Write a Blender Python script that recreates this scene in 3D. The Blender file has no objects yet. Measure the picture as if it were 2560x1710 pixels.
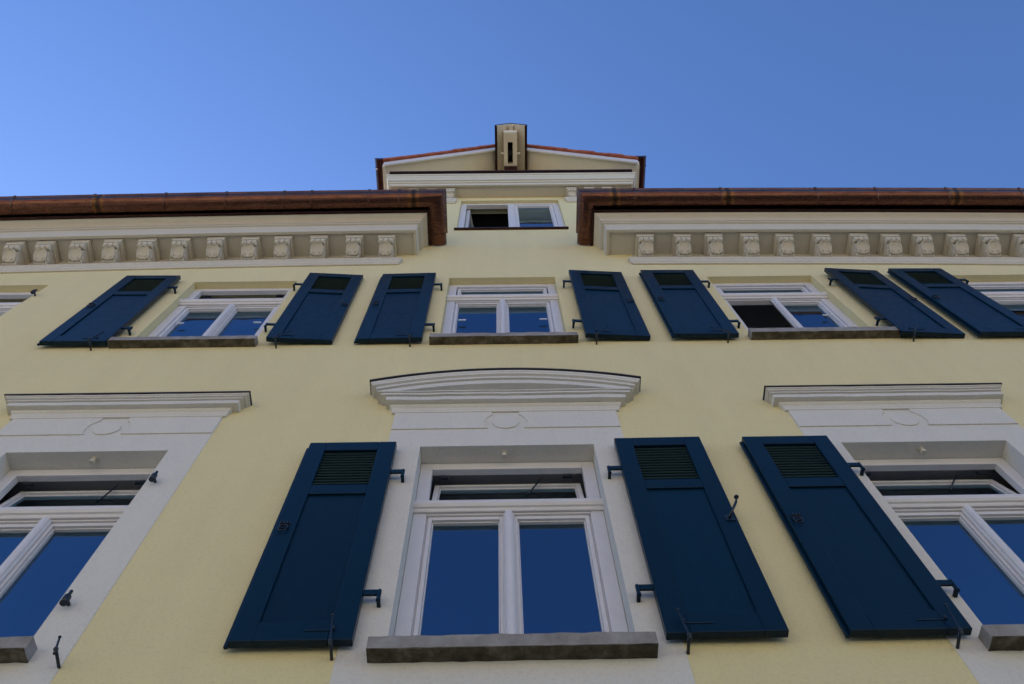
import bpy, bmesh, math, random
from mathutils import Vector, Matrix
random.seed(7)
S = bpy.context.scene
COL = S.collection
R = math.radians

# ---------------------------------------------------------------- camera
PITCH, YAW, ROLL = R(68.114), R(2.148), R(-2.680)
fw = Vector((math.sin(YAW)*math.cos(PITCH), math.cos(YAW)*math.cos(PITCH), math.sin(PITCH)))
rt = Vector((math.cos(YAW), -math.sin(YAW), 0)); up = rt.cross(fw)
r2 = math.cos(ROLL)*rt + math.sin(ROLL)*up; u2 = -math.sin(ROLL)*rt + math.cos(ROLL)*up
cam = bpy.data.cameras.new("camera"); camo = bpy.data.objects.new("camera", cam); COL.objects.link(camo)
camo.matrix_world = Matrix(((r2.x, u2.x, -fw.x, 0), (r2.y, u2.y, -fw.y, -2.9), (r2.z, u2.z, -fw.z, 1.6), (0, 0, 0, 1)))
cam.sensor_width = 36; cam.lens = 30.07; cam.clip_end = 2000; cam.clip_start = .05
S.camera = camo

# ---------------------------------------------------------------- light
SUN_EL, SUN_AZ = R(40), R(-36)          # azimuth from +Y towards +X
world = bpy.data.worlds.new("World"); S.world = world; world.use_nodes = True
wn = world.node_tree.nodes; wl = world.node_tree.links
sky = wn.new('ShaderNodeTexSky'); sky.sky_type = 'NISHITA'; sky.sun_disc = False
sky.sun_elevation = SUN_EL; sky.sun_rotation = SUN_AZ
sky.altitude = 600; sky.air_density = 1.0; sky.dust_density = 0.5; sky.ozone_density = 4.0
sc = wn.new('ShaderNodeVectorMath'); sc.operation = 'SCALE'; sc.inputs['Scale'].default_value = .5
gm = wn.new('ShaderNodeGamma'); gm.inputs[1].default_value = 1.33
s2_ = wn.new('ShaderNodeVectorMath'); s2_.operation = 'SCALE'; s2_.inputs['Scale'].default_value = 2.0
wl.new(sky.outputs[0], sc.inputs[0]); wl.new(sc.outputs[0], gm.inputs[0]); wl.new(gm.outputs[0], s2_.inputs[0]); wl.new(s2_.outputs[0], wn['Background'].inputs[0]); wn['Background'].inputs[1].default_value = 0.15
sun = bpy.data.lights.new("sun", 'SUN'); sun.energy = 4.2; sun.angle = R(.53); sun.color = (1, .95, .86)
suno = bpy.data.objects.new("sun", sun); COL.objects.link(suno)
sd = Vector((math.sin(SUN_AZ)*math.cos(SUN_EL), math.cos(SUN_AZ)*math.cos(SUN_EL), math.sin(SUN_EL)))
suno.rotation_euler = sd.to_track_quat('Z', 'Y').to_euler(); suno.location = (0, 0, 40)
S.view_settings.view_transform = 'Standard'; S.view_settings.look = 'None'; S.view_settings.gamma = 1
S.view_settings.exposure = 0.65
S.render.engine = 'CYCLES'; S.cycles.max_bounces = 10; S.cycles.diffuse_bounces = 6
S.render.resolution_x = 1024; S.render.resolution_y = 684

# ---------------------------------------------------------------- materials
def mat(name, col, rough=.6, metal=0, spec=.5, coat=0):
    m = bpy.data.materials.new(name); m.use_nodes = True
    b = m.node_tree.nodes['Principled BSDF']
    b.inputs['Base Color'].default_value = (*col, 1); b.inputs['Roughness'].default_value = rough
    b.inputs['Metallic'].default_value = metal; b.inputs['Specular IOR Level'].default_value = spec
    b.inputs['Coat Weight'].default_value = coat; b.inputs['Coat Roughness'].default_value = .15
    return m
def N(m, t, **k):
    n = m.node_tree.nodes.new(t)
    for a, v in k.items(): setattr(n, a, v)
    return n
def L(m, a, b): m.node_tree.links.new(a, b)
def coords(m, scale=(1, 1, 1)):
    g = N(m, 'ShaderNodeNewGeometry'); mp = N(m, 'ShaderNodeMapping'); mp.inputs['Scale'].default_value = scale
    L(m, g.outputs['Position'], mp.inputs['Vector']); return mp.outputs['Vector']
def noise(m, vec, scale, detail=4, rough=.55):
    n = N(m, 'ShaderNodeTexNoise'); n.inputs['Scale'].default_value = scale
    n.inputs['Detail'].default_value = detail; n.inputs['Roughness'].default_value = rough
    L(m, vec, n.inputs['Vector']); return n.outputs['Fac']
def ramp(m, fac, stops):
    r = N(m, 'ShaderNodeValToRGB'); e = r.color_ramp.elements
    while len(e) < len(stops): e.new(.5)
    for i, (p, c) in enumerate(stops):
        e[i].position = p; e[i].color = (*c, 1) if len(c) == 3 else c
    L(m, fac, r.inputs['Fac']); return r.outputs['Color']
def mixc(m, fac, a, b, mode='MIX'):
    x = N(m, 'ShaderNodeMix', data_type='RGBA', blend_type=mode)
    for sock, v in ((x.inputs[0], fac), (x.inputs[6], a), (x.inputs[7], b)):
        if hasattr(v, 'links'): L(m, v, sock)
        else: sock.default_value = v if isinstance(v, (int, float)) else (*v, 1)
    return x.outputs[2]
def bump(m, height, strength, dist):
    b = N(m, 'ShaderNodeBump'); b.inputs['Strength'].default_value = strength; b.inputs['Distance'].default_value = dist
    L(m, height, b.inputs['Height']); L(m, b.outputs[0], m.node_tree.nodes['Principled BSDF'].inputs['Normal'])
def setc(m, c): L(m, c, m.node_tree.nodes['Principled BSDF'].inputs['Base Color'])
def setr(m, c): L(m, c, m.node_tree.nodes['Principled BSDF'].inputs['Roughness'])
def mscale(c, k): return tuple(min(1, v*k) for v in c)
def plaster(name, col, grain=90, depth=.004, strength=.35, mott=.06):
    m = mat(name, col, .85, spec=.25); v = coords(m)
    n1 = noise(m, v, .9, 5, .6); n2 = noise(m, v, 6, 6, .65)
    c = ramp(m, n1, [(.3, mscale(col, 1-mott)), (.7, mscale(col, 1+mott))])
    c = mixc(m, .3, c, ramp(m, n2, [(.35, mscale(col, 1-mott)), (.65, mscale(col, 1+mott*.7))]))
    n3 = noise(m, coords(m, (3.2, 1, .35)), 1.6, 4, .6); c = mixc(m, .35, c, ramp(m, n3, [(.35, mscale(col, 1-mott*1.3)), (.65, mscale(col, 1+mott))]))
    n4 = noise(m, v, 55, 3, .7); gr = ramp(m, n4, [(.3, (.88,)*3), (.5, (1,)*3), (.7, (1.0,)*3)]); c = mixc(m, .8, c, gr, 'MULTIPLY')
    setc(m, c)
    g = noise(m, v, grain, 5, .7); g2 = noise(m, v, 5, 3, .5)
    a = N(m, 'ShaderNodeMath', operation='MULTIPLY_ADD'); L(m, g2, a.inputs[0]); a.inputs[1].default_value = 1.6; L(m, g, a.inputs[2])
    bump(m, a.outputs[0], strength, depth); return m
M = {}
M['yellow'] = plaster('yellow_plaster', (.73, .635, .345), 75, .007, .7, .045)
M['white'] = plaster('white_plaster', (.645, .62, .555), 60, .005, .5, .035)
M['cream'] = plaster('cream_stucco', (.60, .555, .45), 45, .004, .25, .04)
def white_paint():
    m = mat('white_window_paint', (.80, .80, .83), .32, spec=.5, coat=.15); v = coords(m)
    n = noise(m, v, 9, 4); setc(m, ramp(m, n, [(.3, (.65, .625, .62)), (.6, (.68, .66, .655))])); return m
M['wpaint'] = white_paint()
def shutter_paint():
    m = mat('blue_shutter_paint', (.002, .018, .045), .33, spec=.20); v = coords(m, (6, 6, .6)); n = noise(m, v, 12, 5, .6)
    oi = N(m, 'ShaderNodeObjectInfo'); vv = ramp(m, oi.outputs['Random'], [(0, (.72,)*3), (1, (1.0,)*3)])
    setc(m, mixc(m, 1.0, ramp(m, n, [(.3, (.0001, .0145, .031)), (.7, (.0002, .021, .043))]), vv, 'MULTIPLY'))
    r = ramp(m, noise(m, coords(m), 14, 4), [(.3, (.28,)*3), (.7, (.38,)*3)]); setr(m, r); bump(m, n, .05, .002); return m
M['blue'] = shutter_paint()
M['slat'] = mat('dark_louvre_paint', (.014, .034, .028), .5, spec=.4)
M['iron'] = mat('blue_black_iron', (.006, .014, .026), .42, spec=.5)
def stone():
    m = mat('weathered_sill_stone', (.3, .27, .24), .9, spec=.2); v = coords(m)
    n = noise(m, v, 9, 7, .65); c = ramp(m, n, [(.3, (.20, .185, .17)), (.55, (.29, .275, .26)), (.75, (.37, .355, .34))])
    w = noise(m, v, 3.2, 5, .6); wm = ramp(m, w, [(.66, (0, 0, 0)), (.72, (1, 1, 1))]); c = mixc(m, wm, c, (.46, .45, .44))
    setc(m, c); bump(m, noise(m, coords(m, (5, .6, .6)), 30, 4, .7), .6, .006); return m
M['stone'] = stone()
def darkstone():  # darker, mottled stone colour for the sill undersides and lowest front edge
    m = mat('dark_sill_stone', (.06, .05, .035), .95, spec=.1); v = coords(m); n = noise(m, v, 11, 7, .7)
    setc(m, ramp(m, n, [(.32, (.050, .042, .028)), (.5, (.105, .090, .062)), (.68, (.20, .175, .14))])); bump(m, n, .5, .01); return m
M['darkstone'] = darkstone()
JOINTS = [-4.88, -1.05, 1.44, 2.84, 5.62]
def copper(name='aged_copper', joints=True, base=(.165, .072, .046), dark=(.055, .027, .020), rough=(.18, .38)):
    m = mat(name, base, .35, metal=.92); v = coords(m, (1, 3, 3)); n = noise(m, v, 5, 7, .65); n2 = noise(m, coords(m, (.7, 6, 6)), 9, 6, .7)
    c = ramp(m, n, [(.28, dark), (.5, base), (.75, mscale(base, 1.25))]); c = mixc(m, .35, c, ramp(m, n2, [(.35, dark), (.65, base)]))
    if joints:
        g = N(m, 'ShaderNodeNewGeometry'); sp = N(m, 'ShaderNodeSeparateXYZ'); L(m, g.outputs['Position'], sp.inputs[0])
        ad = N(m, 'ShaderNodeMath', operation='MULTIPLY_ADD'); L(m, n2, ad.inputs[0]); ad.inputs[1].default_value = .06; L(m, sp.outputs[0], ad.inputs[2])
        last = None
        for j in JOINTS:
            s = N(m, 'ShaderNodeMath', operation='SUBTRACT'); L(m, ad.outputs[0], s.inputs[0]); s.inputs[1].default_value = j+.03
            a = N(m, 'ShaderNodeMath', operation='ABSOLUTE'); L(m, s.outputs[0], a.inputs[0])
            if last is None: last = a.outputs[0]
            else:
                q = N(m, 'ShaderNodeMath', operation='MINIMUM'); L(m, last, q.inputs[0]); L(m, a.outputs[0], q.inputs[1]); last = q.outputs[0]
        halo = ramp(m, last, [(.03, (1,)*3), (.055, (.6,)*3), (.085, (0,)*3)]); core = ramp(m, last, [(.015, (.85,)*3), (.045, (0,)*3)])
        c = mixc(m, halo, c, (.24, .11, .04)); c = mixc(m, core, c, (.028, .02, .018))
    setc(m, c); setr(m, ramp(m, n, [(.3, (rough[1],)*3), (.7, (rough[0],)*3)])); bump(m, noise(m, coords(m, (.7, 2, 2)), 6, 4), .3, .012); return m
M['copper'] = copper()
M['darkcopper'] = copper('dark_brown_sheet_metal', False, (.075, .035, .030), (.035, .018, .016), (.3, .5))
M['flash'] = mat('dark_lead_flashing', (.035, .032, .032), .5, metal=.3)
def tile():
    m = mat('red_clay_tile', (.21, .11, .055), .85, spec=.2); n = noise(m, coords(m), 7, 5, .6)
    setc(m, ramp(m, n, [(.3, (.20, .055, .03)), (.5, (.34, .095, .05)), (.72, (.42, .15, .08))])); bump(m, n, .3, .01); return m
M['tile'] = tile()
def room():
    m = mat('grey_room_plaster', (.12, .115, .11), .9, spec=.1); n = noise(m, coords(m), 1.2, 3)
    setc(m, ramp(m, n, [(.3, (.46, .44, .42)), (.7, (.56, .54, .52))])); return m
M['room'] = room()
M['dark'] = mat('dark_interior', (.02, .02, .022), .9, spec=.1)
M['timber'] = plaster('painted_timber', (.66, .60, .48), 30, .002, .15, .05)
def glass():
    m = bpy.data.materials.new('window_glass'); m.use_nodes = True; t = m.node_tree; t.nodes.clear()
    o = N(m, 'ShaderNodeOutputMaterial'); mx = N(m, 'ShaderNodeMixShader'); f = N(m, 'ShaderNodeFresnel'); f.inputs['IOR'].default_value = 2.9
    tr = N(m, 'ShaderNodeBsdfTransparent'); tr.inputs[0].default_value = (.70, .71, .73, 1); gl = N(m, 'ShaderNodeBsdfGlossy'); gl.inputs['Roughness'].default_value = .0
    gl.inputs[0].default_value = (.44, .74, 1, 1)
    b = N(m, 'ShaderNodeBump'); b.inputs['Strength'].default_value = .06; b.inputs['Distance'].default_value = .02
    L(m, noise(m, coords(m), 2.2, 2), b.inputs['Height']); L(m, b.outputs[0], gl.inputs['Normal'])
    L(m, f.outputs[0], mx.inputs[0]); L(m, tr.outputs[0], mx.inputs[1]); L(m, gl.outputs[0], mx.inputs[2]); L(m, mx.outputs[0], o.inputs[0])
    return m
M['glass'] = glass()
def clear():
    m = bpy.data.materials.new('clear_glass_side'); m.use_nodes = True; t = m.node_tree; t.nodes.clear()
    o = N(m, 'ShaderNodeOutputMaterial'); tr = N(m, 'ShaderNodeBsdfTransparent'); L(m, tr.outputs[0], o.inputs[0]); return m
M['clear'] = clear()
def paving():
    m = mat('pale_stone_paving', (.46, .43, .38), .85, spec=.2); v = coords(m)
    br = N(m, 'ShaderNodeTexBrick'); br.inputs['Scale'].default_value = 1; br.inputs['Mortar Size'].default_value = .012
    br.inputs['Brick Width'].default_value = .6; br.inputs['Row Height'].default_value = .4
    for i, c in ((1, (.30, .28, .25)), (2, (.25, .235, .21)), (3, (.12, .115, .10))): br.inputs[i].default_value = (*c, 1)
    L(m, v, br.inputs['Vector'])
    n = noise(m, v, 1.5, 6); setc(m, mixc(m, .3, br.outputs['Color'], ramp(m, n, [(.3, (.20, .19, .17)), (.7, (.32, .30, .27))]))); return m
M['paving'] = paving()

# ---------------------------------------------------------------- mesh helpers
BASE = 1.6      # the camera is 1.6 m above the street; heights below are measured from the camera
class B:
    def __init__(s): s.bm = bmesh.new()
    def face(s, pts, mi=0, smooth=False):
        try:
            f = s.bm.faces.new([s.bm.verts.new(p) for p in pts]); f.material_index = mi; f.smooth = smooth; return f
        except ValueError: pass
    def box(s, x0, x1, y0, y1, z0, z1, mi=0, mtop=None, mbot=None, mfront=None):
        v = [s.bm.verts.new((x, y, z)) for x in (x0, x1) for y in (y0, y1) for z in (z0, z1)]
        for k, ids in (('l', (0, 1, 3, 2)), ('r', (4, 6, 7, 5)), ('f', (0, 4, 5, 1)), ('k', (2, 3, 7, 6)), ('b', (0, 2, 6, 4)), ('t', (1, 5, 7, 3))):
            f = s.bm.faces.new([v[i] for i in ids])
            f.material_index = mbot if (k == 'b' and mbot is not None) else mtop if (k == 't' and mtop is not None) else mfront if (k == 'f' and mfront is not None) else mi
        return v
    def obox(s, mtx, sx, sy, sz, mi=0):
        n = len(s.bm.verts); v = s.box(-sx/2, sx/2, -sy/2, sy/2, -sz/2, sz/2, mi)
        for q in v: q.co = mtx @ q.co
    def loft(s, rings, closed=True, cap=True, mi=0, smooth=False):
        vs = [[s.bm.verts.new(p) for p in r] for r in rings]; n = len(vs[0])
        for a, b in zip(vs, vs[1:]):
            for i in range(n if closed else n-1):
                j = (i+1) % n
                f = s.bm.faces.new((a[i], a[j], b[j], b[i])); f.material_index = mi; f.smooth = smooth
        if cap and closed:
            for r in (vs[0], vs[-1]):
                f = s.bm.faces.new(r); f.material_index = mi
    def prism(s, poly, y0, y1, mi=0): s.loft([[(x, y0, z) for x, z in poly], [(x, y1, z) for x, z in poly]], mi=mi)
    def prismx(s, poly, x0, x1, mi=0, smooth=False): s.loft([[(x0, y, z) for y, z in poly], [(x1, y, z) for y, z in poly]], mi=mi, smooth=smooth)
    def tube(s, pts, r, n=10, mi=0, r1=None):
        pts = [Vector(p) for p in pts]; rings = []
        for i, p in enumerate(pts):
            d = (pts[min(i+1, len(pts)-1)]-pts[max(i-1, 0)]).normalized()
            a = d.orthogonal().normalized() if i == 0 else (a - d*a.dot(d)).normalized()
            b = d.cross(a); rr = r if r1 is None else r+(r1-r)*i/(len(pts)-1)
            rings.append([p+a*rr*math.cos(t*2*math.pi/n)+b*rr*math.sin(t*2*math.pi/n) for t in range(n)])
        s.loft(rings, mi=mi, smooth=True)
    def ball(s, c, r, sc=(1, 1, 1), seg=12, mi=0):
        m = Matrix.Translation(c) @ Matrix.Diagonal((r*sc[0], r*sc[1], r*sc[2], 1))
        g = bmesh.ops.create_uvsphere(s.bm, u_segments=seg, v_segments=seg//2+2, radius=1, matrix=m)
        for v in g['verts']:
            for f in v.link_faces: f.smooth = True; f.material_index = mi
    def sweep(s, prof, stations, closed=True, mi=0, smooth=False):
        s.loft([[st(p, z) for p, z in prof] for st in stations], closed=closed, cap=closed, mi=mi, smooth=smooth)
    def build(s, name, mats, parent=None, loc=(0, 0, 0), rot=0, bevel=0, seg=2, label=None):
        bmesh.ops.recalc_face_normals(s.bm, faces=s.bm.faces)
        me = bpy.data.meshes.new(name); s.bm.to_mesh(me); s.bm.free()
        for m in (mats if isinstance(mats, (list, tuple)) else [mats]): me.materials.append(M[m])
        o = bpy.data.objects.new(name, me); COL.objects.link(o)
        o.location = loc; o.rotation_euler = (0, 0, rot)
        if parent is not None: o.parent = parent
        if parent is house: o.location.z += BASE
        if bevel:
            md = o.modifiers.new('bevel', 'BEVEL'); md.width = bevel; md.segments = seg; md.limit_method = 'ANGLE'; md.angle_limit = R(40)
            md.harden_normals = False
        if label: o['label'] = label
        return o
house = bpy.data.objects.new('townhouse', None); COL.objects.link(house)
house['label'] = 'pale yellow townhouse with blue shutters, white window frames and a hoist hood on its gable'; house['category'] = 'house'
def copy_tree(o, parent):
    c = o.copy(); COL.objects.link(c); c.parent = parent
    for ch in list(o.children): copy_tree(ch, c)
    return c
def sag(x): return -.0055*min(abs(x), 9)**2

# ---------------------------------------------------------------- ground
g = B(); g.face([(-900, -900, 0), (900, -900, 0), (900, 900, 0), (-900, 900, 0)])
go = g.build('ground', 'paving'); go['kind'] = 'structure'

# unseen house added across the street to bounce warm light and block blue sky
M['ochre'] = plaster('ochre_plaster', (.68, .60, .43), 60, .005, .3, .05)
opp = bpy.data.objects.new('unseen_opposite_house', None); COL.objects.link(opp); opp.location = (0, -17, 0)
opp['label'] = 'unseen long ochre house added across the street for bounced light, with rows of small windows and a tiled roof'; opp['category'] = 'house'
q = B(); q.box(-24, 24, -9, 0, 0, 11.2); q.build('wall', 'ochre', opp)
q = B(); q.loft([[(x, .5, 11.0), (x, -4.5, 15.0), (x, -9.5, 11.0), (x, -9.5, 11.2), (x, -4.5, 15.25), (x, .5, 11.2)] for x in (-24.4, 24.4)]); q.build('roof', 'tile', opp)
for i in range(12):
    for z in (1.2, 4.6, 8.0):
        q = B(); x = -22+i*4.0; q.box(x-.62, x+.62, -.02, .05, z, z+1.9); wo = q.build('window', 'wpaint', opp)
        q = B(); q.box(x-.52, x-.03, .051, .056, z+.1, z+1.8); q.box(x+.03, x+.52, .051, .056, z+.1, z+1.8); q.build('pane', 'dark', wo)
# ---------------------------------------------------------------- openings  (x0, x1, sill top, head)
LOW = {'L': (-3.43, -2.31, 3.31, 5.27), 'C': (-.566, .648, 3.27, 5.275), 'R': (2.376, 3.54, 3.28, 5.25)}
UPP = {'FL': (-6.12, -4.965, 7.18, 9.08), 'L': (-3.385, -2.246, 7.27, 9.125), 'C': (-.562, .623, 7.27, 9.17), 'R': (2.322, 3.497, 7.29, 9.12), 'FR': (5.05, 6.22, 7.18, 9.07)}
ATT = (-.575, .926, 11.34, 13.12)
GX0, GX1, GC = -1.49, 1.93, .22         # gable wall
def zbarge(x): return 15.83-.77*abs(x-GC)

w = B()
holes = [(a-.04, b+.04, z0-.05, z1+.04) for a, b, z0, z1 in LOW.values()] + [(a, b, z0-.05, z1) for a, b, z0, z1 in UPP.values()]
def grid(x0, x1, z0, z1, holes):
    xs = sorted({x0, x1, *[h[0] for h in holes], *[h[1] for h in holes]}); zs = sorted({z0, z1, *[h[2] for h in holes], *[h[3] for h in holes]})
    for a, b in zip(xs, xs[1:]):
        for c, d in zip(zs, zs[1:]):
            mx, mz = (a+b)/2, (c+d)/2
            if not any(h[0] < mx < h[1] and h[2] < mz < h[3] for h in holes):
                w.face([(a, 0, c), (b, 0, c), (b, 0, d), (a, 0, d)])
grid(-10, 10, -BASE, 10.6, holes)
att = (ATT[0], ATT[1], ATT[2]-.02, ATT[3])
grid(GX0, GX1, 10.6, 14.2, [att])
w.face([(GX0, 0, 14.2), (GX1, 0, 14.2), (GX1, 0, zbarge(GX1)+.1), (GC, 0, 15.95), (GX0, 0, zbarge(GX0)+.1)])
for a, b, z0, z1 in holes[3:]+[att]:
    for q in ([(a, 0, z0), (a, .21, z0), (a, .21, z1), (a, 0, z1)], [(b, 0, z0), (b, .21, z0), (b, .21, z1), (b, 0, z1)],
              [(a, 0, z1), (b, 0, z1), (b, .21, z1), (a, .21, z1)], [(a, 0, z0), (b, 0, z0), (b, .21, z0), (a, .21, z0)]): w.face(q)
for x in (-10, 10): w.face([(x, 0, -BASE), (x, 12, -BASE), (x, 12, 10.6), (x, 6, 15.5), (x, 0, 10.6)])
w.face([(-10, 12, -BASE), (10, 12, -BASE), (10, 12, 10.6), (-10, 12, 10.6)])
for x in (GX0, GX1): w.face([(x, 0, 10.6), (x, 6, 10.6), (x, 6, zbarge(x)+.1), (x, 0, zbarge(x)+.1)])
w.build('wall', 'yellow', house)

# rooms behind the windows
def rm(x0, x1, z0, z1, hole, y=.21, dep=3.0, m='room'):
    b = B(); a, c, h0, h1 = hole
    b.face([(x0, y, z0), (x0, y+dep, z0), (x0, y+dep, z1), (x0, y, z1)]); b.face([(x1, y, z0), (x1, y+dep, z0), (x1, y+dep, z1), (x1, y, z1)])
    b.face([(x0, y, z0), (x1, y, z0), (x1, y+dep, z0), (x0, y+dep, z0)]); b.face([(x0, y, z1), (x1, y, z1), (x1, y+dep, z1), (x0, y+dep, z1)])
    b.face([(x0, y+dep, z0), (x1, y+dep, z0), (x1, y+dep, z1), (x0, y+dep, z1)])
    b.face([(x0, y, z0), (a, y, z0), (a, y, z1), (x0, y, z1)]); b.face([(c, y, z0), (x1, y, z0), (x1, y, z1), (c, y, z1)])
    b.face([(a, y, z0), (c, y, z0), (c, y, h0), (a, y, h0)]); b.face([(a, y, h1), (c, y, h1), (c, y, z1), (a, y, z1)])
    b.build('room_interior', m, house)
for k, (a, b_, z0, z1) in LOW.items(): rm(a-.6, b_+.6, z0-.9, z1+.02, (a, b_, z0-.05, z1))
for k, (a, b_, z0, z1) in UPP.items(): rm(a-.6, b_+.6, z0-.9, z1+.02, (a, b_, z0-.05, z1))
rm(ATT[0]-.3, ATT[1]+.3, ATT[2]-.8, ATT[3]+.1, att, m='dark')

# ---------------------------------------------------------------- windows
TRANSOM = [(0, 0), (-.012, .0), (-.020, .012), (-.020, .022), (-.034, .028), (-.046, .045), (-.050, .065), (-.044, .085), (-.032, .096), (-.018, .100), (-.018, .112), (0, .125)]
def sash(b, x0, x1, z0, z1, y, st=.045, top=.032, bot=.06, t=.05, sl=None, sr=None):
    sl = sl or st; sr = sr or st
    b.box(x0, x0+sl, y, y+t, z0, z1); b.box(x1-sr, x1, y, y+t, z0, z1)
    b.box(x0+sl, x1-sr, y, y+t, z1-top, z1); b.box(x0+sl, x1-sr, y, y+t, z0, z0+bot)
    d = .009     # moulded inner lip
    xa, xb, za, zb = x0+sl, x1-sr, z0+bot, z1-top
    b.box(xa, xa+d, y+.018, y+t-.004, za, zb); b.box(xb-d, xb, y+.018, y+t-.004, za, zb)
    b.box(xa+d, xb-d, y+.018, y+t-.004, zb-d, zb); b.box(xa+d, xb-d, y+.018, y+t-.004, za, za+d)
    return xa+d-.004, xb-d+.004, za+d-.004, zb-d+.004
def pane(parent, r, y):
    b = B(); x0, x1, z0, z1 = r
    b.box(x0, x1, y, y+.006, z0, z1, mi=1, mfront=0); return b.build('pane', ['glass', 'clear'], parent)
def window(x0, x1, zb, zt, y, tt, vent, label=None, open_left=False, clips=False):
    """y: depth of the frame face; tt: distance from the head to the transom top; vent: transom light tilted open"""
    cx = (x0+x1)/2; W = (x1-x0)/2-.002; H = zt-zb-.002; fr = .085
    b = B(); tz = H-tt; lo = tz-.125
    b.box(-W, -W+fr, 0, .052, -.04, H); b.box(W-fr, W, 0, .052, -.04, H); b.box(-W+fr, W-fr, 0, .052, H-.08, H)
    b.box(-W+fr, W-fr, 0, .07, -.04, .05); b.box(-W+fr, W-fr, 0, .068, lo, tz)
    b.box(-W+fr, W-fr, .002, .06, lo-.014, lo-.001)
    # rebate steps of the frame
    b.box(-W+fr, -W+fr+.008, .02, .07, .051, lo-.015); b.box(W-fr-.008, W-fr, .02, .07, .051, lo-.015)
    win = b.build('window', 'wpaint', house, (cx, y, zb), bevel=.004, label=label)
    t = B(); t.prismx([(p, lo+z) for p, z in TRANSOM], -W-.004, W+.004, smooth=False); t.build('transom', 'wpaint', win, (0, -.001, 0), bevel=.003)
    # casements
    top = lo-.016; sx = W-fr-.010; sy = .016
    if not open_left:
        s = B(); r1 = sash(s, -sx, -.004, .052, top, sy, sl=.026, sr=.052); so = s.build('casement', 'wpaint', win, bevel=.003); pane(so, r1, sy+.040)
    else:
        s = B(); rr = sash(s, 0, sx-.004, .052, top, 0); so = s.build('casement', 'wpaint', win, (-sx+.01, .075, 0), R(84), bevel=.003, label='casement swung open into the room'); pane(so, rr, .03)
    s = B(); r2_ = sash(s, .004, sx, .052, top, sy, sl=.052, sr=.026); s2 = s.build('casement', 'wpaint', win, bevel=.003); pane(s2, r2_, sy+.040)
    m = B(); prof = [(-.036, .012), (-.036, .002), (-.028, -.006), (-.024, -.018), (-.010, -.028), (.010, -.028), (.024, -.018), (.028, -.006), (.036, .002), (.036, .012)]
    zt_ = top+.018
    m.loft([[(px, py, .05) for px, py in prof], [(px, py, zt_-.02) for px, py in prof], [(px*.8, py*.8+.002, zt_) for px, py in prof]]); m.build('mullion', 'wpaint', win)
    # transom light
    va, vb, vz0, vz1 = -W+fr+.012, W-fr-.012, tz+.004, H-.086
    s = B(); hh = vz1-vz0
    r3 = sash(s, va, vb, 0, hh, 0, .034, .032, .045, .045)
    vs = s.build('transom_light', 'wpaint', win, (0, .02, vz0), bevel=.003, label='transom light tilted open' if vent else None)
    if vent: vs.rotation_euler.x = R(-vent); vs.location.y = .03
    pane(vs, r3, .026)
    if vent:
        for hx in (va+.06, vb-.09):
            h = B(); h.box(hx-.035, hx+.035, .052, .070, H-.108, H-.088); h.build('keeper', 'iron', win)
        y2 = .02+hh*math.sin(R(vent)); ax = W*.40
        h = B(); h.tube([(ax-.01, .075, H-.10), (ax-.07, .11, H-.17), (ax-.11, y2+.02, H-.24)], .006, 6); h.build('stay', 'iron', win)
    if clips:
        for sgn in ((1,) if open_left else (-1, 1)):
            c = B(); xx = sgn*(sx-.05); c.box(min(xx, xx-sgn*.075), max(xx, xx-sgn*.075), .012, .02, .79, .815); c.build('window_catch', 'wpaint', win)
    return win
YL, YU = .132, .08
window(*LOW['C'], YL, .505, 12, 'middle lower window with its transom light tilted open')
window(*LOW['L'], YL, .505, 12, 'lower left window with its shutter missing')
window(*LOW['R'], YL, .505, 12, 'lower right window with its transom light tilted open')
window(*UPP['C'], YU, .44, 0, 'middle upper window with all lights shut', clips=True)
window(*UPP['L'], YU, .44, 12, 'upper window left of the middle with its transom light tilted open', clips=True)
window(*UPP['R'], YU, .44, 0, 'upper window with its left casement open', open_left=True, clips=True)
window(*UPP['FL'], YU, .44, 12, 'window cut by the left edge of the photo')
window(*UPP['FR'], YU, .44, 0, 'window cut by the right edge of the photo')
# attic window: no transom, left casement open
def attic():
    x0, x1, zb, zt = ATT; cx = (x0+x1)/2; W = (x1-x0)/2-.002; H = zt-zb-.002; fr = .085; b = B()
    b.box(-W, -W+fr, 0, .07, 0, H); b.box(W-fr, W, 0, .07, 0, H); b.box(-W+fr, W-fr, 0, .07, H-.07, H); b.box(-W+fr, W-fr, 0, .07, 0, .07)
    win = b.build('window', 'wpaint', house, (cx, .05, zb), bevel=.004, label='small attic window with its left casement open')
    mx = .015
    m = B(); m.box(mx-.05, mx+.05, -.016, .06, .071, H-.071); m.build('mullion', 'wpaint', win, bevel=.012, seg=3)
    s = B(); r = sash(s, mx+.051, W-fr-.003, .074, H-.074, .012, .05, .05, .06); so = s.build('casement', 'wpaint', win, bevel=.003); pane(so, r, .045)
    s = B(); r = sash(s, 0, mx+W-fr-.06, .074, H-.074, 0); so = s.build('casement', 'wpaint', win, (-W+fr+.05, .075, 0), R(80), bevel=.003, label='casement swung open into the attic'); pane(so, r, .03)
    l = B(); l.box(x0-.03, x1+.02, -.035, .06, zb-.05, zb-.022); l.build('window_ledge', 'darkcopper', house, bevel=.004)
    bl = B(); bl.box(mx+.06, W-fr, .066, .076, .1, H-.02); bl.build('blind', 'wpaint', win)
attic()

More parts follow.
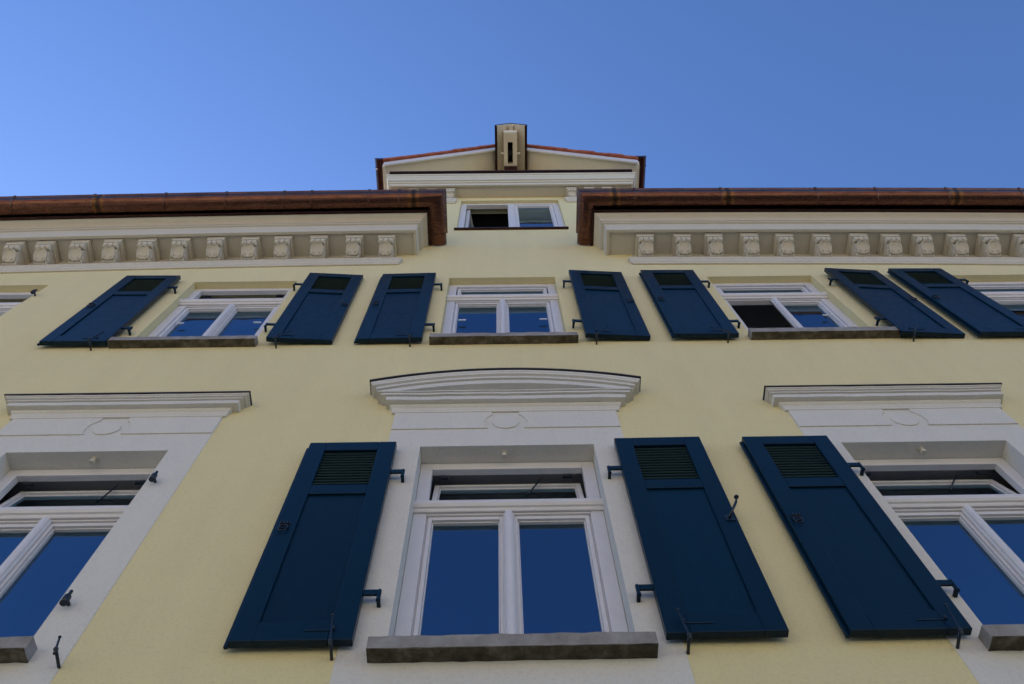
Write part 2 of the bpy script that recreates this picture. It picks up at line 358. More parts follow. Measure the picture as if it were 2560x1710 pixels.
# ---------------------------------------------------------------- stone sills
def sill(x0, x1, z0, z1, p, label=None):
    b = B(); n = 24; rings = []
    prof = [(-p, 0), (-p+.006, 1), (.2, 1), (.2, 0)]
    for i in range(n+1):
        x = x0+(x1-x0)*i/n; j = lambda k=.0025: random.uniform(-k, k)
        rings.append([(x+j(), -p+j(), z0+j(.003)), (x+j(), -p+j(.0015), z0+(z1-z0)*.06+j(.002)), (x+j(), -p+.007+j(), z0+(z1-z0)*.11), (x+j(), -p+.005+j(), z1+j()), (x+j(), .2, z1+.012), (x+j(), .2, z0)])
    vs = [[b.bm.verts.new(q) for q in r] for r in rings]
    for a, c in zip(vs, vs[1:]):
        for i in range(6):
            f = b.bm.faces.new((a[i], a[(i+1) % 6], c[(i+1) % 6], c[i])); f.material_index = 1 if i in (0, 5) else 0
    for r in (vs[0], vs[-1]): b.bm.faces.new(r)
    b.build('window_sill', ['stone', 'darkstone'], house, bevel=.006, label=label)
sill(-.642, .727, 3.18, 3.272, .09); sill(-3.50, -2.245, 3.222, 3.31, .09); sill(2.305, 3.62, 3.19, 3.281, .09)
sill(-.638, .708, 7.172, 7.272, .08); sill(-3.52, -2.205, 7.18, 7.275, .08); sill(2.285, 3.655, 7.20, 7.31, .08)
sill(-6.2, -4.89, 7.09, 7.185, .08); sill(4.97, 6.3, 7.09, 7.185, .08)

# ---------------------------------------------------------------- lower window surrounds
def surround(key, sx0, sx1, cx, dz, ent, label):
    x0, x1, zb, zt = LOW[key]; b = B(); y = -.005; t0, t1 = 5.86+dz, -.4
    for (a, c, d, e) in ((sx0, x0, t1, t0), (x1, sx1, t1, t0), (x0, x1, zt, t0), (x0, x1, t1, zb-.05)):
        b.face([(a, y, d), (c, y, d), (c, y, e), (a, y, e)])
    for a in (sx0, sx1): b.face([(a, y, t1), (a, .02, t1), (a, .02, t0), (a, y, t0)])
    for a in (x0, x1): b.face([(a, y, zb-.05), (a, .21, zb-.05), (a, .21, zt), (a, y, zt)])
    b.face([(x0, y, zt), (x1, y, zt), (x1, .21, zt), (x0, .21, zt)]); b.face([(x0, y, zb-.05), (x1, y, zb-.05), (x1, .21, zb-.05), (x0, .21, zb-.05)])
    bmesh.ops.remove_doubles(b.bm, verts=b.bm.verts, dist=.0005)
    s = b.build('window_surround', 'white', house, bevel=.006, label=label)
    # raised frieze panel cut round a medallion
    zc = 5.615+dz; rr = .157; zl = 5.527+dz; zu = 5.80+dz; p = -.015
    for sgn, xe in ((-1, sx0+.004), (1, sx1-.004)):
        a0 = math.asin((zl-zc)/rr); a1 = math.asin(min(1, (5.735+dz-zc)/rr)); pts = []
        for i in range(13):
            a = a0+(a1-a0)*i/12; pts.append((cx+sgn*rr*math.cos(a), zc+rr*math.sin(a)))
        pts += [(cx+sgn*rr*math.cos(a1), zu), (xe, zu), (xe, zl)]
        f = B(); f.prism(pts, p, -.002); f.build('frieze_panel', 'white', s, bevel=.003)
    f = B(); f.prism([(cx+.096*math.cos(i*math.pi/20), zc+.092*math.sin(i*math.pi/20)) for i in range(40)], p, -.002); f.build('medallion', 'white', s, bevel=.003)
    # bed mould
    zb_ = 5.78+dz
    bed = [(.0, zb_), (.020, zb_), (.021, zb_+.02), (.024, zb_+.028), (.028, zb_+.05), (.042, zb_+.068), (.044, zb_+.09), (0, zb_+.09)]
    m = B(); m.sweep(bed, [lambda p_, z: (sx0-p_, 0, z), lambda p_, z: (sx0-p_, -p_, z), lambda p_, z: (sx1+p_, -p_, z), lambda p_, z: (sx1+p_, 0, z)])
    m.build('bed_mould', 'white', s, bevel=.002)
    return s
def entab(s, a, c, dz, kw):
    """straight window hood: stepped slabs between a and c"""
    z = 5.868+dz; b = B(); wob = lambda k: random.uniform(-k, k)
    prof = [(0, 0), (.083, 0), (.083, .046), (.072, .049), (.072, .055), (.094, .058), (.094, .070), (.086, .076), (.086, .080), (.104, .083), (.104, .094), (.100, .098), (.112, .103), (.112, .115), (0, .118)]
    e = lambda p: (p-.083)*kw     # how far the upper steps oversail at the ends
    st = [lambda p, zz: (a-e(max(p, .083)), 0, z+zz)]
    n = 14
    for i in range(n+1):
        t = i/n; dzz = wob(.0045)
        st.append(lambda p, zz, t=t, d=dzz: ((a-e(max(p, .083)))*(1-t)+(c+e(max(p, .083)))*t, -p, z+zz+d))
    st.append(lambda p, zz: (c+e(max(p, .083)), 0, z+zz))
    b.sweep(prof, st); b.build('window_hood', 'white', s, bevel=.003)
    f = B(); f.box(a-e(.112)-.010, c+e(.112)+.010, -.122, 0, z+.118, z+.130); f.build('hood_flashing', 'flash', s, bevel=.002)
SL = surround('L', -3.64, -2.08, -2.87, -.015, None, 'white surround without a pediment, beside bare wall')
entab(SL, -3.72, -1.985, -.015, 2.0)
SR = surround('R', 2.157, 3.765, 2.97, -.04, None, 'white surround with a straight hood behind a shutter')
entab(SR, 2.075, 3.83, -.04, 1.2)
SC = surround('C', -.80, .872, .035, 0, None, 'white surround under a segmental pediment')
def pediment(s):
    cx, z0 = .04, 5.87
    # corona
    b = B(); b.sweep([(0, 0), (.082, 0), (.083, .050), (.070, .054), (.070, .064), (.095, .067), (.095, .090), (.086, .094), (.086, .099), (.104, .102), (.104, .114), (0, .118)],
        [lambda p, zz: (-.872-max(0, p-.082)*3.4, 0, z0+zz)]+[lambda p, zz, t=i/16, d=random.uniform(-.004, .004), e=random.uniform(-.002, .002): ((-.872-max(0, p-.082)*3.4)*(1-t)+(.952+max(0, p-.082)*3.4)*t, -p+(e if p else 0), z0+zz+d) for i in range(17)]+[lambda p, zz: (.952+max(0, p-.082)*3.4, 0, z0+zz)])
    b.build('pediment_cornice', 'white', s, bevel=.003)
    # segmental arch: bands below the arc
    hw = 1.055; ze, za = 6.135, 6.335; h = za-ze; rad = (hw*hw+h*h)/(2*h); zc = za-rad
    def arc(x, d): return zc+math.sqrt(rad*rad-(x-cx)**2)-d
    prof = [(0, .190), (.086, .190), (.086, .130), (.074, .126), (.074, .119), (.100, .116), (.100, .088), (.090, .080), (.090, .070), (.112, .064), (.112, .040), (.118, .034), (.118, .008), (0, .004)]
    b = B(); n = 40; inset = lambda p: max(0, .118-p)*2.6
    st = [lambda p, d: (cx-(hw-inset(max(p, .08))), 0, arc(cx-(hw-inset(max(p, .08))), d))]
    for i in range(n+1):
        t = -1+2*i/n
        st.append(lambda p, d, t=t: (cx+t*(hw-inset(max(p, .08))), -p, max(arc(cx+t*(hw-inset(max(p, .08))), d), 5.975 if d > .12 else 0)))
    st.append(lambda p, d: (cx+(hw-inset(max(p, .08))), 0, arc(cx+(hw-inset(max(p, .08))), d)))
    b.sweep(prof, st); b.build('pediment_arch', 'white', s, bevel=.002)
    f = B(); f.sweep([(0, -.010), (.130, -.010), (.130, .003), (0, .003)], [lambda p, d, t=-1+2*i/n: (cx+t*(hw+.012), -p, arc(cx+t*(hw-.0), d)) for i in range(n+1)]); f.build('pediment_flashing', 'flash', s)
    t = B(); t.prism([(cx-.85, 6.0)]+[(cx+.85*(-1+i/10), arc(cx+.85*(-1+i/10), .2)) for i in range(21)]+[(cx+.85, 6.0)], -.018, -.003); t.build('tympanum', 'white', s)
pediment(SC)
for x, z in ((.02, 5.275), (-2.83, 5.27), (2.95, 5.25)):
    b = B(); b.tube([(x, .055, z+.01), (x, .055, z-.02)], .012, 8); b.box(x-.015, x+.015, .040, .070, z-.05, z-.02); b.ball((x, .055, z-.003), .022, (1, 1, .4)); b.build('lintel_hook', 'cream', house, bevel=.004)

# ---------------------------------------------------------------- main cornices, wrapped to the wall at their inner ends
def stations(xw, sgn, far=10.0):
    """sgn -1: the cornice runs off to the left, its end returns to the wall at xw+p ; +1 mirrored"""
    st = []; n = 26; 
    for i in range(n):
        t = i/n
        st.append(lambda p, z, t=t: ((sgn*far)*(1-t)+(xw-sgn*p)*t, -p, z+sag((sgn*far)*(1-t)+(xw-sgn*p)*t)))
    st.append(lambda p, z: (xw-sgn*p, -p, z+sag(xw))); st.append(lambda p, z: (xw-sgn*p, .0, z+sag(xw)))
    return st
CORN = [(.0, 10.135), (.280, 10.135), (.282, 10.108), (.316, 10.108), (.320, 10.112), (.322, 10.352), (.345, 10.354), (.347, 10.378), (.336, 10.382), (.336, 10.398), (.356, 10.402), (.358, 10.424),
        (.356, 10.432), (.360, 10.455), (.370, 10.475), (.388, 10.49), (.408, 10.502), (.420, 10.52), (.424, 10.543), (.0, 10.55)]
FRZ = [(0, 9.70), (.02, 9.70), (.022, 9.73), (.034, 9.745), (.036, 9.80), (.048, 9.815), (.05, 9.865), (0, 9.87)]
BRL = [-9.4, -9.0, -8.55, -8.15, -7.75, -7.35, -6.92, -6.5, -6.1, -5.71, -5.363, -4.966, -4.589, -4.187, -3.80, -3.38, -2.975, -2.59, -2.165, -1.745, -1.35]
BRR = [1.755, 2.20, 2.58, 3.01, 3.42, 3.86, 4.30, 4.68, 5.05, 5.45, 5.82, 6.22, 6.62, 7.02, 7.43, 7.85, 8.25, 8.67, 9.1, 9.5]
def bracket_mesh():
    """scrolled console; origin at the soffit on the wall, 0.215 wide, 0.26 deep, 0.25 high"""
    b = B()
    b.box(-.108, .108, -.264, 0, -.026, 0); b.box(-.101, .101, -.254, 0, -.075, -.026)
    # scrolled side profile (y, z), ends at the frieze moulding
    body = [(-.205, -.074), (-.175, -.125), (-.172, -.146), (-.158, -.166), (-.140, -.188), (-.112, -.210), (-.082, -.232), (-.062, -.252), (0, -.252), (0, -.074)]
    b.prismx(body, -.078, .078)
    # the roll under the slab: three reeds
    for xa, xb in ((-.084, -.034), (-.028, .028), (.034, .084)):
        n = 16; b.loft([[(x, -.212-rr*math.cos(t*2*math.pi/n), -.108+rr*math.sin(t*2*math.pi/n)) for t in range(n)] for x, rr in ((xa, .028), (xa+.006, .035), (xb-.006, .035), (xb, .028))], smooth=True)
    # volute discs on both cheeks
    for sx in (-1, 1):
        n = 16; b.loft([[(sx*x, -.200-rr*math.cos(t*2*math.pi/n), -.112+rr*math.sin(t*2*math.pi/n)) for t in range(n)] for x, rr in ((.076, .036), (.086, .034), (.086, .018), (.092, .012))], smooth=False)
        b.loft([[(sx*x, -.085-rr*math.cos(t*2*math.pi/n), -.196+rr*math.sin(t*2*math.pi/n)) for t in range(n)] for x, rr in ((.076, .040), (.085, .037), (.085, .020), (.090, .012))], smooth=False)
    # leaf: a pointed-arch shield, hollowed, lying on the sloping front
    def P(t, u, lift):      # t 0 top .. 1 bottom along the slope, u -1..1 across
        y = -.188+.118*t**1.15; z = -.156-.094*t
        return y-lift, z
    T = [0, .06, .16, .30, .46, .62, .78, .90, 1.0]; Wd = [.004, .030, .050, .064, .071, .073, .070, .066, .060]
    grid_ = []
    for t, ww in zip(T, Wd):
        row = []
        for k in range(11):
            u = -1+k/5; rim = .020*abs(u)**4; y, z = P(t, u, .012+rim-.010*(1-u*u)*math.sin(math.pi*min(1, t*1.3)))
            row.append((u*ww, y, z))
        grid_.append(row)
    b.loft(grid_, closed=False, cap=False, smooth=True)
    for k in range(len(grid_)-1):
        for e in (0, -1):
            p0, p1 = grid_[k][e], grid_[k+1][e]; b.face([p0, p1, (p1[0], p1[1]+.06, p1[2]-.002), (p0[0], p0[1]+.06, p0[2]-.002)])
    b.tube([(p[0], p[1]-.001, p[2]) for p in [row[0] for row in grid_[::-1]]+[row[-1] for row in grid_]], .0055, 6)
    # two curls and a bud at the foot
    for sx in (-1, 1):
        b.tube([(sx*.012, -.080, -.250), (sx*.016, -.108, -.232), (sx*.032, -.124, -.220), (sx*.050, -.120, -.222), (sx*.058, -.104, -.234), (sx*.048, -.098, -.242)], .010, 8)
    b.ball((0, -.092, -.243), .012, (.8, 1, 1.3), 8)
    return b
def cornice(xw, sgn, dz, brs, mend, label):
    c = B(); c.sweep([(p, z+dz) for p, z in CORN], stations(xw, sgn)); co = c.build('cornice', 'cream', house, bevel=.004, label=label)
    f = B()
    st = [lambda p, z, t=i/20: ((sgn*10)*(1-t)+mend*t-sgn*p*t, -p, z+dz+sag((sgn*10)*(1-t)+mend*t)) for i in range(21)]
    st.append(lambda p, z: (mend-sgn*p, 0, z+dz+sag(mend)))
    f.sweep(FRZ, st); f.build('frieze_moulding', 'cream', co, (0, 0, 0), bevel=.004)
    # plain cream frieze between moulding and soffit
    k = B(); n = 20
    k.loft([[(( sgn*10)*(1-i/n)+(xw-sgn*.0)*i/n, y, z+dz+sag((sgn*10)*(1-i/n)+xw*i/n)) for y, z in ((-.004, 9.86), (-.004, 10.135), (.0, 10.135), (0, 9.86))] for i in range(n+1)]); k.build('frieze', 'cream', co)
    return co
bm0 = bracket_mesh()
CL = cornice(-1.315, -1, 0, BRL, -1.20, 'cornice left of the gable')
CR = cornice(1.615, 1, -.085, BRR, 1.58, 'cornice right of the gable')
br0 = bm0.build('cornice_bracket', 'cream', CL, bevel=.004)
first = True
for co, lst, dz in ((CL, BRL, 0), (CR, BRR, -.085)):
    for x in lst:
        o = br0 if first else br0.copy()
        if not first: COL.objects.link(o)
        first = False
        o.parent = co; o.location = (x, random.uniform(-.004, .004), 10.122+dz+sag(x)); o.rotation_euler = (0, 0, random.uniform(-.02, .02))

# ---------------------------------------------------------------- copper gutters
def gutter(xc, sgn, dz, straps, label):
    """half-round gutter along the eaves, mitred and returned to the wall; xc: centre line of the return"""
    yc, rad, z0 = -.578, .108, 10.60+dz; far = 10.0; n = 30
    def st_list():
        st = []
        for i in range(n):
            t = i/n
            st.append(lambda d, z, t=t: ((sgn*far)*(1-t)+(xc-sgn*d)*t, yc-d, z+sag((sgn*far)*(1-t)+(xc-sgn*d)*t)))
        st.append(lambda d, z: (xc-sgn*d, yc-d, z+sag(xc))); st.append(lambda d, z: (xc-sgn*d, -.14, z+sag(xc)))
        return st
    A = [math.pi*i/16 for i in range(17)]
    prof = [(-rad*math.cos(a), z0-rad*math.sin(a)) for a in A]            # inner back edge -> bottom -> outer lip
    prof += [(rad+.012, z0+.010), (rad+.018, z0+.024), (rad+.008, z0+.032), (rad-.004, z0+.022)]
    prof += [((rad-.005)*math.cos(a), z0-(rad-.005)*math.sin(a)) for a in A]
    prof += [(-rad+.002, z0+.04), (-rad-.004, z0+.04)]
    g_ = B(); st = st_list(); g_.sweep(prof, st, smooth=True)
    go_ = g_.build('gutter', 'copper', house, label=label)
    mod = go_.modifiers.new('es', 'EDGE_SPLIT'); mod.split_angle = R(50)
    # end piece at the wall
    e = B(); e.sweep([(d*1.03, z0+(z-z0)*1.03) for d, z in prof[:17]]+[(d*.97, z0+(z-z0)*.97) for d, z in prof[16::-1]], [lambda d, z, y=y: (xc-sgn*d, y, z+sag(xc)) for y in (-.17, -.012)], smooth=True); eo = e.build('gutter_end', 'copper', go_)
    eo.modifiers.new('es', 'EDGE_SPLIT').split_angle = R(50)
    for x in straps:
        s = B(); A2 = [math.pi*i/14 for i in range(15)]
        pr = [(x-.014, 0), (x+.014, 0)]
        ring = [(yc+(rad+.004)*math.cos(a), z0-(rad+.004)*math.sin(a)) for a in A2]
        ring = ring[::1]+[(yc-rad-.024, z0+.012), (yc-rad-.024, z0+.036), (yc-rad+.01, z0+.040)]
        zs = sag(x)
        s.loft([[(x-.014, y, z+zs) for y, z in ring], [(x+.014, y, z+zs) for y, z in ring]], closed=False, cap=False, smooth=True)
        so = s.build('gutter_strap', 'copper', go_); so.modifiers.new('th', 'SOLIDIFY').thickness = .004
    # flashing strip between gutter and crown moulding
    zf = -.085 if sgn > 0 else 0
    f = B(); f.sweep([(0, 10.556+zf), (.436, 10.556+zf), (.440, 10.535+zf), (.462, 10.535+zf), (.462, 10.648+dz), (.50, 10.652+dz), (.50, 10.66+dz), (0, 10.70+dz)], stations(-1.315 if sgn < 0 else 1.615, sgn))
    f.build('eaves_flashing', 'darkcopper', go_)
    return go_
def sag_keep(): pass
gutter(-.775, -1, 0, [-5.89, -4.94, -4.09, -3.354, -2.646, -2.31, -1.60, -1.23], 'copper gutter left of the gable')
gutter(1.105, 1, -.05, [1.69, 2.76, 3.93, 4.66, 5.52, 6.4], 'copper gutter right of the gable')
# main roof slopes behind the gutters
for x0, x1 in ((-10.3, GX0), (GX1, 10.3)):
    b = B(); b.loft([[(x, -.42, 10.72), (x, 6, 15.7), (x, 6, 15.85), (x, -.52, 10.80)] for x in (x0, x1)]); b.build('roof', 'tile', house)
b = B(); b.loft([[(x, 6, 15.7), (x, 12.4, 10.72), (x, 12.5, 10.85), (x, 6, 15.85)] for x in (-10.3, 10.3)]); b.build('roof', 'tile', house)

# ---------------------------------------------------------------- gable
GCORN = [(0, 13.34), (.175, 13.34), (.177, 13.312), (.206, 13.312), (.212, 13.40), (.232, 13.402), (.234, 13.435), (.224, 13.44), (.226, 13.50), (.250, 13.503), (.252, 13.54), (.262, 13.58), (.282, 13.62), (.286, 13.66), (.300, 13.663), (.302, 13.74), (0, 13.76)]
def gst(): return [lambda p, z: (GX0-p, 3, z), lambda p, z: (GX0-p, -p, z), lambda p, z: (GX1-.02+p, -p, z), lambda p, z: (GX1-.02+p, 3, z)]
b = B(); b.sweep(GCORN, gst()); GCO = b.build('gable_cornice', 'cream', house, bevel=.004)
b = B(); b.sweep([(0, 13.765), (.330, 13.765), (.335, 13.75), (.342, 13.75), (.342, 13.785), (0, 14.02)], [lambda p, z: (GX0-p*.72, -.0, z), lambda p, z: (GX0-p*.72, -p, z), lambda p, z: (GX1-.02+p*.72, -p, z), lambda p, z: (GX1-.02+p*.72, -.0, z)]); b.build('cornice_flashing', 'darkcopper', GCO)
for a, c in ((GX0, -.66), (1.05, GX1)):
    b = B(); sgn = -1 if a < 0 else 1
    e = (lambda p: -.63-.05+p) if sgn < 0 else (lambda p: 1.02+.05-p)
    z0 = 12.92; pr = [(0, 0), (.018, 0), (.02, .05), (.034, .06), (.036, .12), (.048, .135), (.05, .18), (0, .185)]
    far = GX0-.05 if sgn < 0 else GX1+.03
    b.sweep([(p, z0+z) for p, z in pr], [lambda p, z: (far, -p, z), lambda p, z: (e(p), -p, z), lambda p, z: (e(p), 0, z)]); b.build('frieze_moulding', 'cream', GCO, bevel=.003)
for x in (-1.32, -1.03, -.75, 1.145, 1.424, 1.696):
    o = br0.copy(); COL.objects.link(o); o.parent = GCO; o.location = (x, 0, 13.322); o.scale = (.77, .6, .90); o.rotation_euler = (0, 0, 0)
# roof
rb = B()
for sgn, xe in ((-1, -1.86), (1, 2.30)):
    poly = [(GC, zbarge(GC)+.25), (xe-.0, zbarge(xe)+.25), (xe, zbarge(xe)+.40), (GC, zbarge(GC)+.42)]
    rb.prism(poly, -.30, 7)
roof = rb.build('gable_roof', 'tile', house)
# verge tiles, stepped
for sgn, xe in ((-1, -1.90), (1, 2.34)):
    n = 9; v = B()
    x_in = GC+sgn*.10
    for i in range(n):
        xa, xb = x_in+(xe-x_in)*i/n, x_in+(xe-x_in)*(i+1.12)/n
        za, zb = zbarge(xa), zbarge(xb); o0 = .245+random.uniform(-.004, .004)
        v.prism([(xa, za+o0), (xb, zb+o0+.030), (xb, zb+o0+.165), (xa, za+o0+.125)], -.415+random.uniform(-.006, .006), -.29)
    v.build('verge_tiles', 'tile', roof, bevel=.006)
    s = B(); xi = -.04 if sgn < 0 else .48
    s.prism([(xi, zbarge(xi)), (xe+(-.0)*sgn, zbarge(xe)), (xe, zbarge(xe)+.235), (xi, zbarge(xi)+.235)], -.375, -.345)
    s.build('bargeboard', 'wpaint', roof, bevel=.004)
    s = B(); s.prism([(GC, zbarge(GC)+.07), (xe, zbarge(xe)+.07), (xe, zbarge(xe)+.24), (GC, zbarge(GC)+.24)], -.343, 5.0); s.build('soffit', 'timber', roof)
    s = B(); s.prism([(xe-sgn*.03, zbarge(xe)-.03), (xe, zbarge(xe)-.04), (xe, zbarge(xe)+.06), (xe-sgn*.03, zbarge(xe)+.06)], -.35, 5.0); s.build('eaves_board', 'timber', roof)
    # side gutters, running back along the eaves
    gx = xe+sgn*.085; gz = zbarge(xe)+.40; rad = .09; A = [math.pi*i/14 for i in range(15)]
    pr = [(gx+rad*math.cos(a), gz-rad*math.sin(a)) for a in A]+[(gx-(rad-.005)*math.cos(a), gz-(rad-.005)*math.sin(a)) for a in A]
    gg = B(); gg.loft([[(x, y, z) for x, z in pr] for y in (-.405, 5.2)], smooth=True); gq = gg.build('gable_gutter', 'darkcopper', roof); gq.modifiers.new('es', 'EDGE_SPLIT').split_angle = R(50)
    gg = B(); gg.prism([(gx+(rad+.003)*math.cos(a), gz-(rad+.003)*math.sin(a)) for a in A]+[(gx-rad-.01, gz+.02), (gx+rad+.01, gz+.02)], -.412, -.402); gg.build('gutter_end', 'darkcopper', gq)
    for yy in (-.25, .5, 1.2):
        k = B(); k.tube([(gx+(rad+.006)*math.cos(a), yy, gz-(rad+.006)*math.sin(a)) for a in A], .007, 6); k.build('gutter_strap', 'darkcopper', gq)
# hoist hood
hb = B(); he, hr, hw, hy = 15.60, 15.80, .262, -.80
hb.prism([(GC+.02-hw, he), (GC+.02, hr), (GC+.02+hw, he), (GC+.02+hw, he+.03), (GC+.02, hr+.035), (GC+.02-hw, he+.03)], hy, -.0)
for sg in (-1, 1):
    for q in (.33, .66): pass
hood = hb.build('hoist_hood', 'timber', house)
t = B(); X = GC+.02
t.prism([(X-hw-.028, he-.005), (X-hw-.002, he+.0), (X-hw-.002, he+.034), (X, hr+.037), (X+hw+.002, he+.034), (X+hw+.002, he), (X+hw+.028, he-.005), (X+hw+.028, he+.012), (X, hr+.052), (X-hw-.028, he+.012)], hy-.012, 0)
t.build('hood_sheeting', 'darkcopper', hood)
for sg in (-1, 1):
    q = B(); q.box(X+sg*(hw-.008)-.007, X+sg*(hw-.008)+.007, hy+.004, 0, he-.045, he+.004); q.build('hood_edge', 'darkcopper', hood)
bb = B(); x0, x1, y0, y1, z0, z1 = .11, .345, -.69, 0, 15.45, 15.72
sx0, sx1, sy0, sy1 = .178, .270, -.53, -.145
bb.box(x0, sx0, y0, y1, z0, z1); bb.box(sx1, x1, y0, y1, z0, z1); bb.box(sx0, sx1, y0, sy0, z0, z1); bb.box(sx0, sx1, sy1, y1, z0, z1)
bm_ = bb.build('hoist_beam', 'timber', hood)
bb = B(); bb.box(sx0, sx1, sy0, sy1, z1-.03, z1-.002); bb.build('pulley_slot', 'dark', bm_)
bb = B(); bb.tube([(sx0-.0, -.33, z0+.09), (sx1+.0, -.33, z0+.09)], .06, 16); bb.build('pulley', 'dark', bm_)
bb = B(); bb.box(x0-.006, x1+.006, y0-.012, y0, z0+.06, z1); bb.box(x0-.003, x1+.003, y0-.004, y0+.10, z0-.006, z0-.001); bb.build('beam_end_cap', 'timber', bm_, bevel=.004)
bb = B(); bb.tube([(x0-.055, -.32, z0+.08), (x1+.055, -.32, z0+.08)], .018, 8); bb.build('pulley_axle', 'timber', bm_)
bb = B(); bb.box(GC-.02, GC+.06, hy+.02, 0, hr-.075, hr-.02); bb.build('ridge_beam', 'timber', hood)
bb = B(); bb.box(x0-.0, x1+.0, -.11, -.02, z0-.05, z0-.004); bb.build('beam_bearing', 'darkcopper', hood)

# ---------------------------------------------------------------- shutters
SW, SH, ST = .592, 1.965, .045
def shutter(sgn):
    """sgn -1: hangs to the left of its hinges, +1 to the right. Origin: hinge edge, back face, bottom"""
    X_ = lambda a, b: (min(sgn*a, sgn*b), max(sgn*a, sgn*b)); b = B(); y0, y1 = -ST, 0
    st = .118; zl0, zl1, zp0, zp1 = 1.41, 1.855, .135, 1.305
    b.box(*X_(0, st), y0, y1, 0, SH); b.box(*X_(SW-st, SW), y0, y1, 0, SH)
    b.box(*X_(st, SW-st), y0, y1, 0, zp0); b.box(*X_(st, SW-st), y0, y1, zp1, zl0); b.box(*X_(st, SW-st), y0, y1, zl1, SH)
    o = b.build('shutter', 'blue', house, bevel=.004, seg=2)
    if sgn < 0:
        l = B(); l.box(*X_(SW, SW+.022), -.020, -.002, -.008, SH-.03); l.build('rebate_strip', 'blue', o, bevel=.003)
    p = B(); p.box(*X_(st, SW-st), y0+.013, -.012, zp0, zp1); p.build('lower_panel', 'blue', o)
    l = B(); n = 13
    for i in range(n):
        z = zl0+(zl1-zl0)*(i+.5)/n; m = Matrix.Translation((sgn*SW/2, -.024, z)) @ Matrix.Rotation(R(70), 4, 'X'); l.obox(m, SW-2*st, .050, .006)
    l.box(*X_(st, SW-st), -.006, -.002, zl0, zl1); l.build('louvre_panel', 'slat', o)
    for z in (.365, 1.585):
        h = B(); h.box(*X_(-.075, .0), -.036, -.022, z-.022, z+.018); h.tube([(-sgn*.083, -.028, z+.020), (-sgn*.083, -.028, z-.045)], .011, 10)
        h.tube([(-sgn*.083, -.028, z-.045), (-sgn*.083, -.028, z-.064)], .013, 8); h.box(*X_(-.093, -.073), -.020, .030, z-.058, z-.040)
        h.build('hinge', 'blue', o, bevel=.002)
    k = B(); k.box(*X_(.09, .24), y0-.004, y0, .062, .068); k.tube([(sgn*.10, y0-.006, .065), (sgn*.10, y0-.012, .085)], .005, 6); k.build('stay_bar', 'iron', o)
    return o
def catch_ring(o):
    b = B(); x = -SW+.05; y = -ST; b.box(x-.03, x+.03, y-.005, y, .93, .99)
    for dx in (-.018, .0, .02): b.tube([(x+dx, y-.004, .985), (x+dx, y-.02, .975), (x+dx, y-.02, .955)], .005, 6)
    b.tube([(x+.026*math.cos(t*.5236), y-.014, .925+.03*math.sin(t*.5236)) for t in range(13)], .004, 6); b.build('catch', 'iron', o)
def catch_hook(o, kind):
    b = B(); x = SW-.05; y = -ST
    b.box(x-.02, x+.035, y-.005, y, .93, .99)
    if kind == 'up':
        b.tube([(x+.0, y-.012, .95), (x+.065, y-.05, 1.055)], .008, 8); b.tube([(x+.062, y-.05, 1.05), (x+.075, y-.056, 1.085)], .006, 8); b.ball((x+.076, y-.057, 1.095), .013, (1.2, 1.2, .7))
    else:
        b.tube([(x+.04, y-.010, .955), (x-.01, y-.02, .955), (x-.022, y-.024, .968), (x-.022, y-.03, 1.06)], .006, 8)
    b.build('catch', 'iron', o)
def dog(x, z, ang, ln=.17, label=None):
    b = B(); b.tube([(0, .0, -.012), (0, -.100, 0)], .008, 8); c, s = math.cos(R(ang)), math.sin(R(ang))
    b.tube([(-s*.03, -.100, -c*.03), (0, -.102, 0), (s*ln, -.112, c*ln)], .007, 8, r1=.005); b.ball((s*ln, -.113, c*ln), .008); b.ball((0, -.102, 0), .012)
    b.build('shutter_dog', 'iron', house, (x, 0, z), label=label)
ps = {-1: shutter(-1), 1: shutter(1)}; used = set()
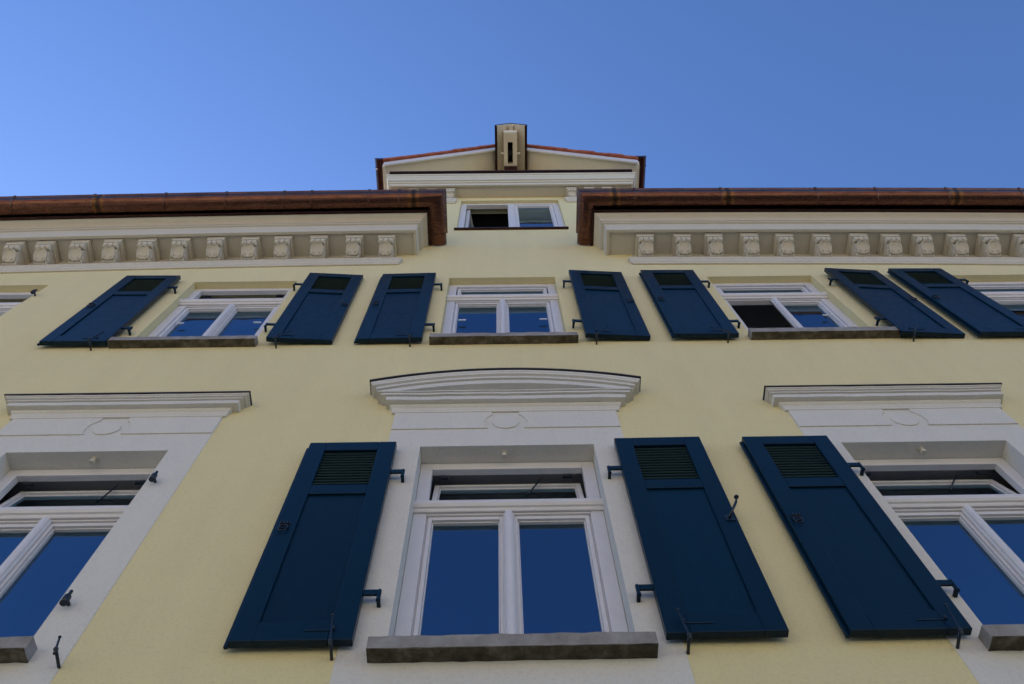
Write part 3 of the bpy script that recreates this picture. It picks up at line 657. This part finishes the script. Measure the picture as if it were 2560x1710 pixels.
SPEC = [  # side, hinge x, bottom z, tilt deg, catch, dog x, dog z, dog angle, label
 (-1, -.722, 3.268, 0, 'ring', -.815, 3.225, -6, 'blue shutter left of the middle lower window'),
 (1, .782, 3.275, .4, 'up', .878, 3.225, -8, 'blue shutter right of the middle lower window'),
 (-1, 2.262, 3.273, 0, 'ring', 2.17, 3.225, 4, 'blue shutter beside the lower right window'),
 (-1, -3.54, 7.19, .6, 'ring', -3.66, 7.15, 20, 'blue shutter left of the upper left window'),
 (1, -2.11, 7.20, -3.4, 'rod', -2.01, 7.15, 40, 'blue shutter right of the upper left window'),
 (-1, -.704, 7.19, -.8, 'ring', -.81, 7.15, -50, 'blue shutter left of the middle upper window'),
 (1, .775, 7.20, -3.2, 'rod', .87, 7.15, 40, 'blue shutter right of the middle upper window'),
 (-1, 2.170, 7.19, .6, 'ring', 2.06, 7.15, -55, 'blue shutter left of the window with an open casement'),
 (1, 3.64, 7.17, -3.6, 'rod', 3.74, 7.13, 35, 'blue shutter right of the window with an open casement'),
 (-1, 4.945, 7.15, .5, 'ring', 4.84, 7.11, 30, 'blue shutter at the far right of the upper row')]
proto_src = {s: [c for c in ps[s].children] for s in ps}
made = []
for (sd_, hx, zb, tilt, ck, dx, dz_, da, lab) in SPEC:
    o = copy_tree(ps[sd_], house) if sd_ in used else ps[sd_]
    used.add(sd_); made.append((o, sd_, hx, zb, tilt, ck, dx, dz_, da, lab))
for (o, sd_, hx, zb, tilt, ck, dx, dz_, da, lab) in made:
    o.location = (hx, -.026 if tilt > -1 else -.04, zb+BASE); o.rotation_euler = (0, 0, R(-tilt*sd_) if sd_ > 0 else R(tilt)); o['label'] = lab
    catch_ring(o) if ck == 'ring' else catch_hook(o, ck)
    dog(dx, dz_, da)
# pintles and a dog left where shutters are missing
for x, z in ((-2.245, 4.845), (-2.245, 3.635), (-4.93, 8.70)):
    b = B(); b.tube([(0, .01, .0), (0, -.05, 0)], .010, 8); b.tube([(0, -.052, -.045), (0, -.052, .012)], .019, 10); b.tube([(0, -.052, .012), (0, -.052, .055)], .009, 8); b.build('shutter_pintle', 'iron', house, (x, 0, z))
dog(-2.085, 3.20, -10, .07, 'shutter stay on bare wall')
house.location = (0, 0, 0)
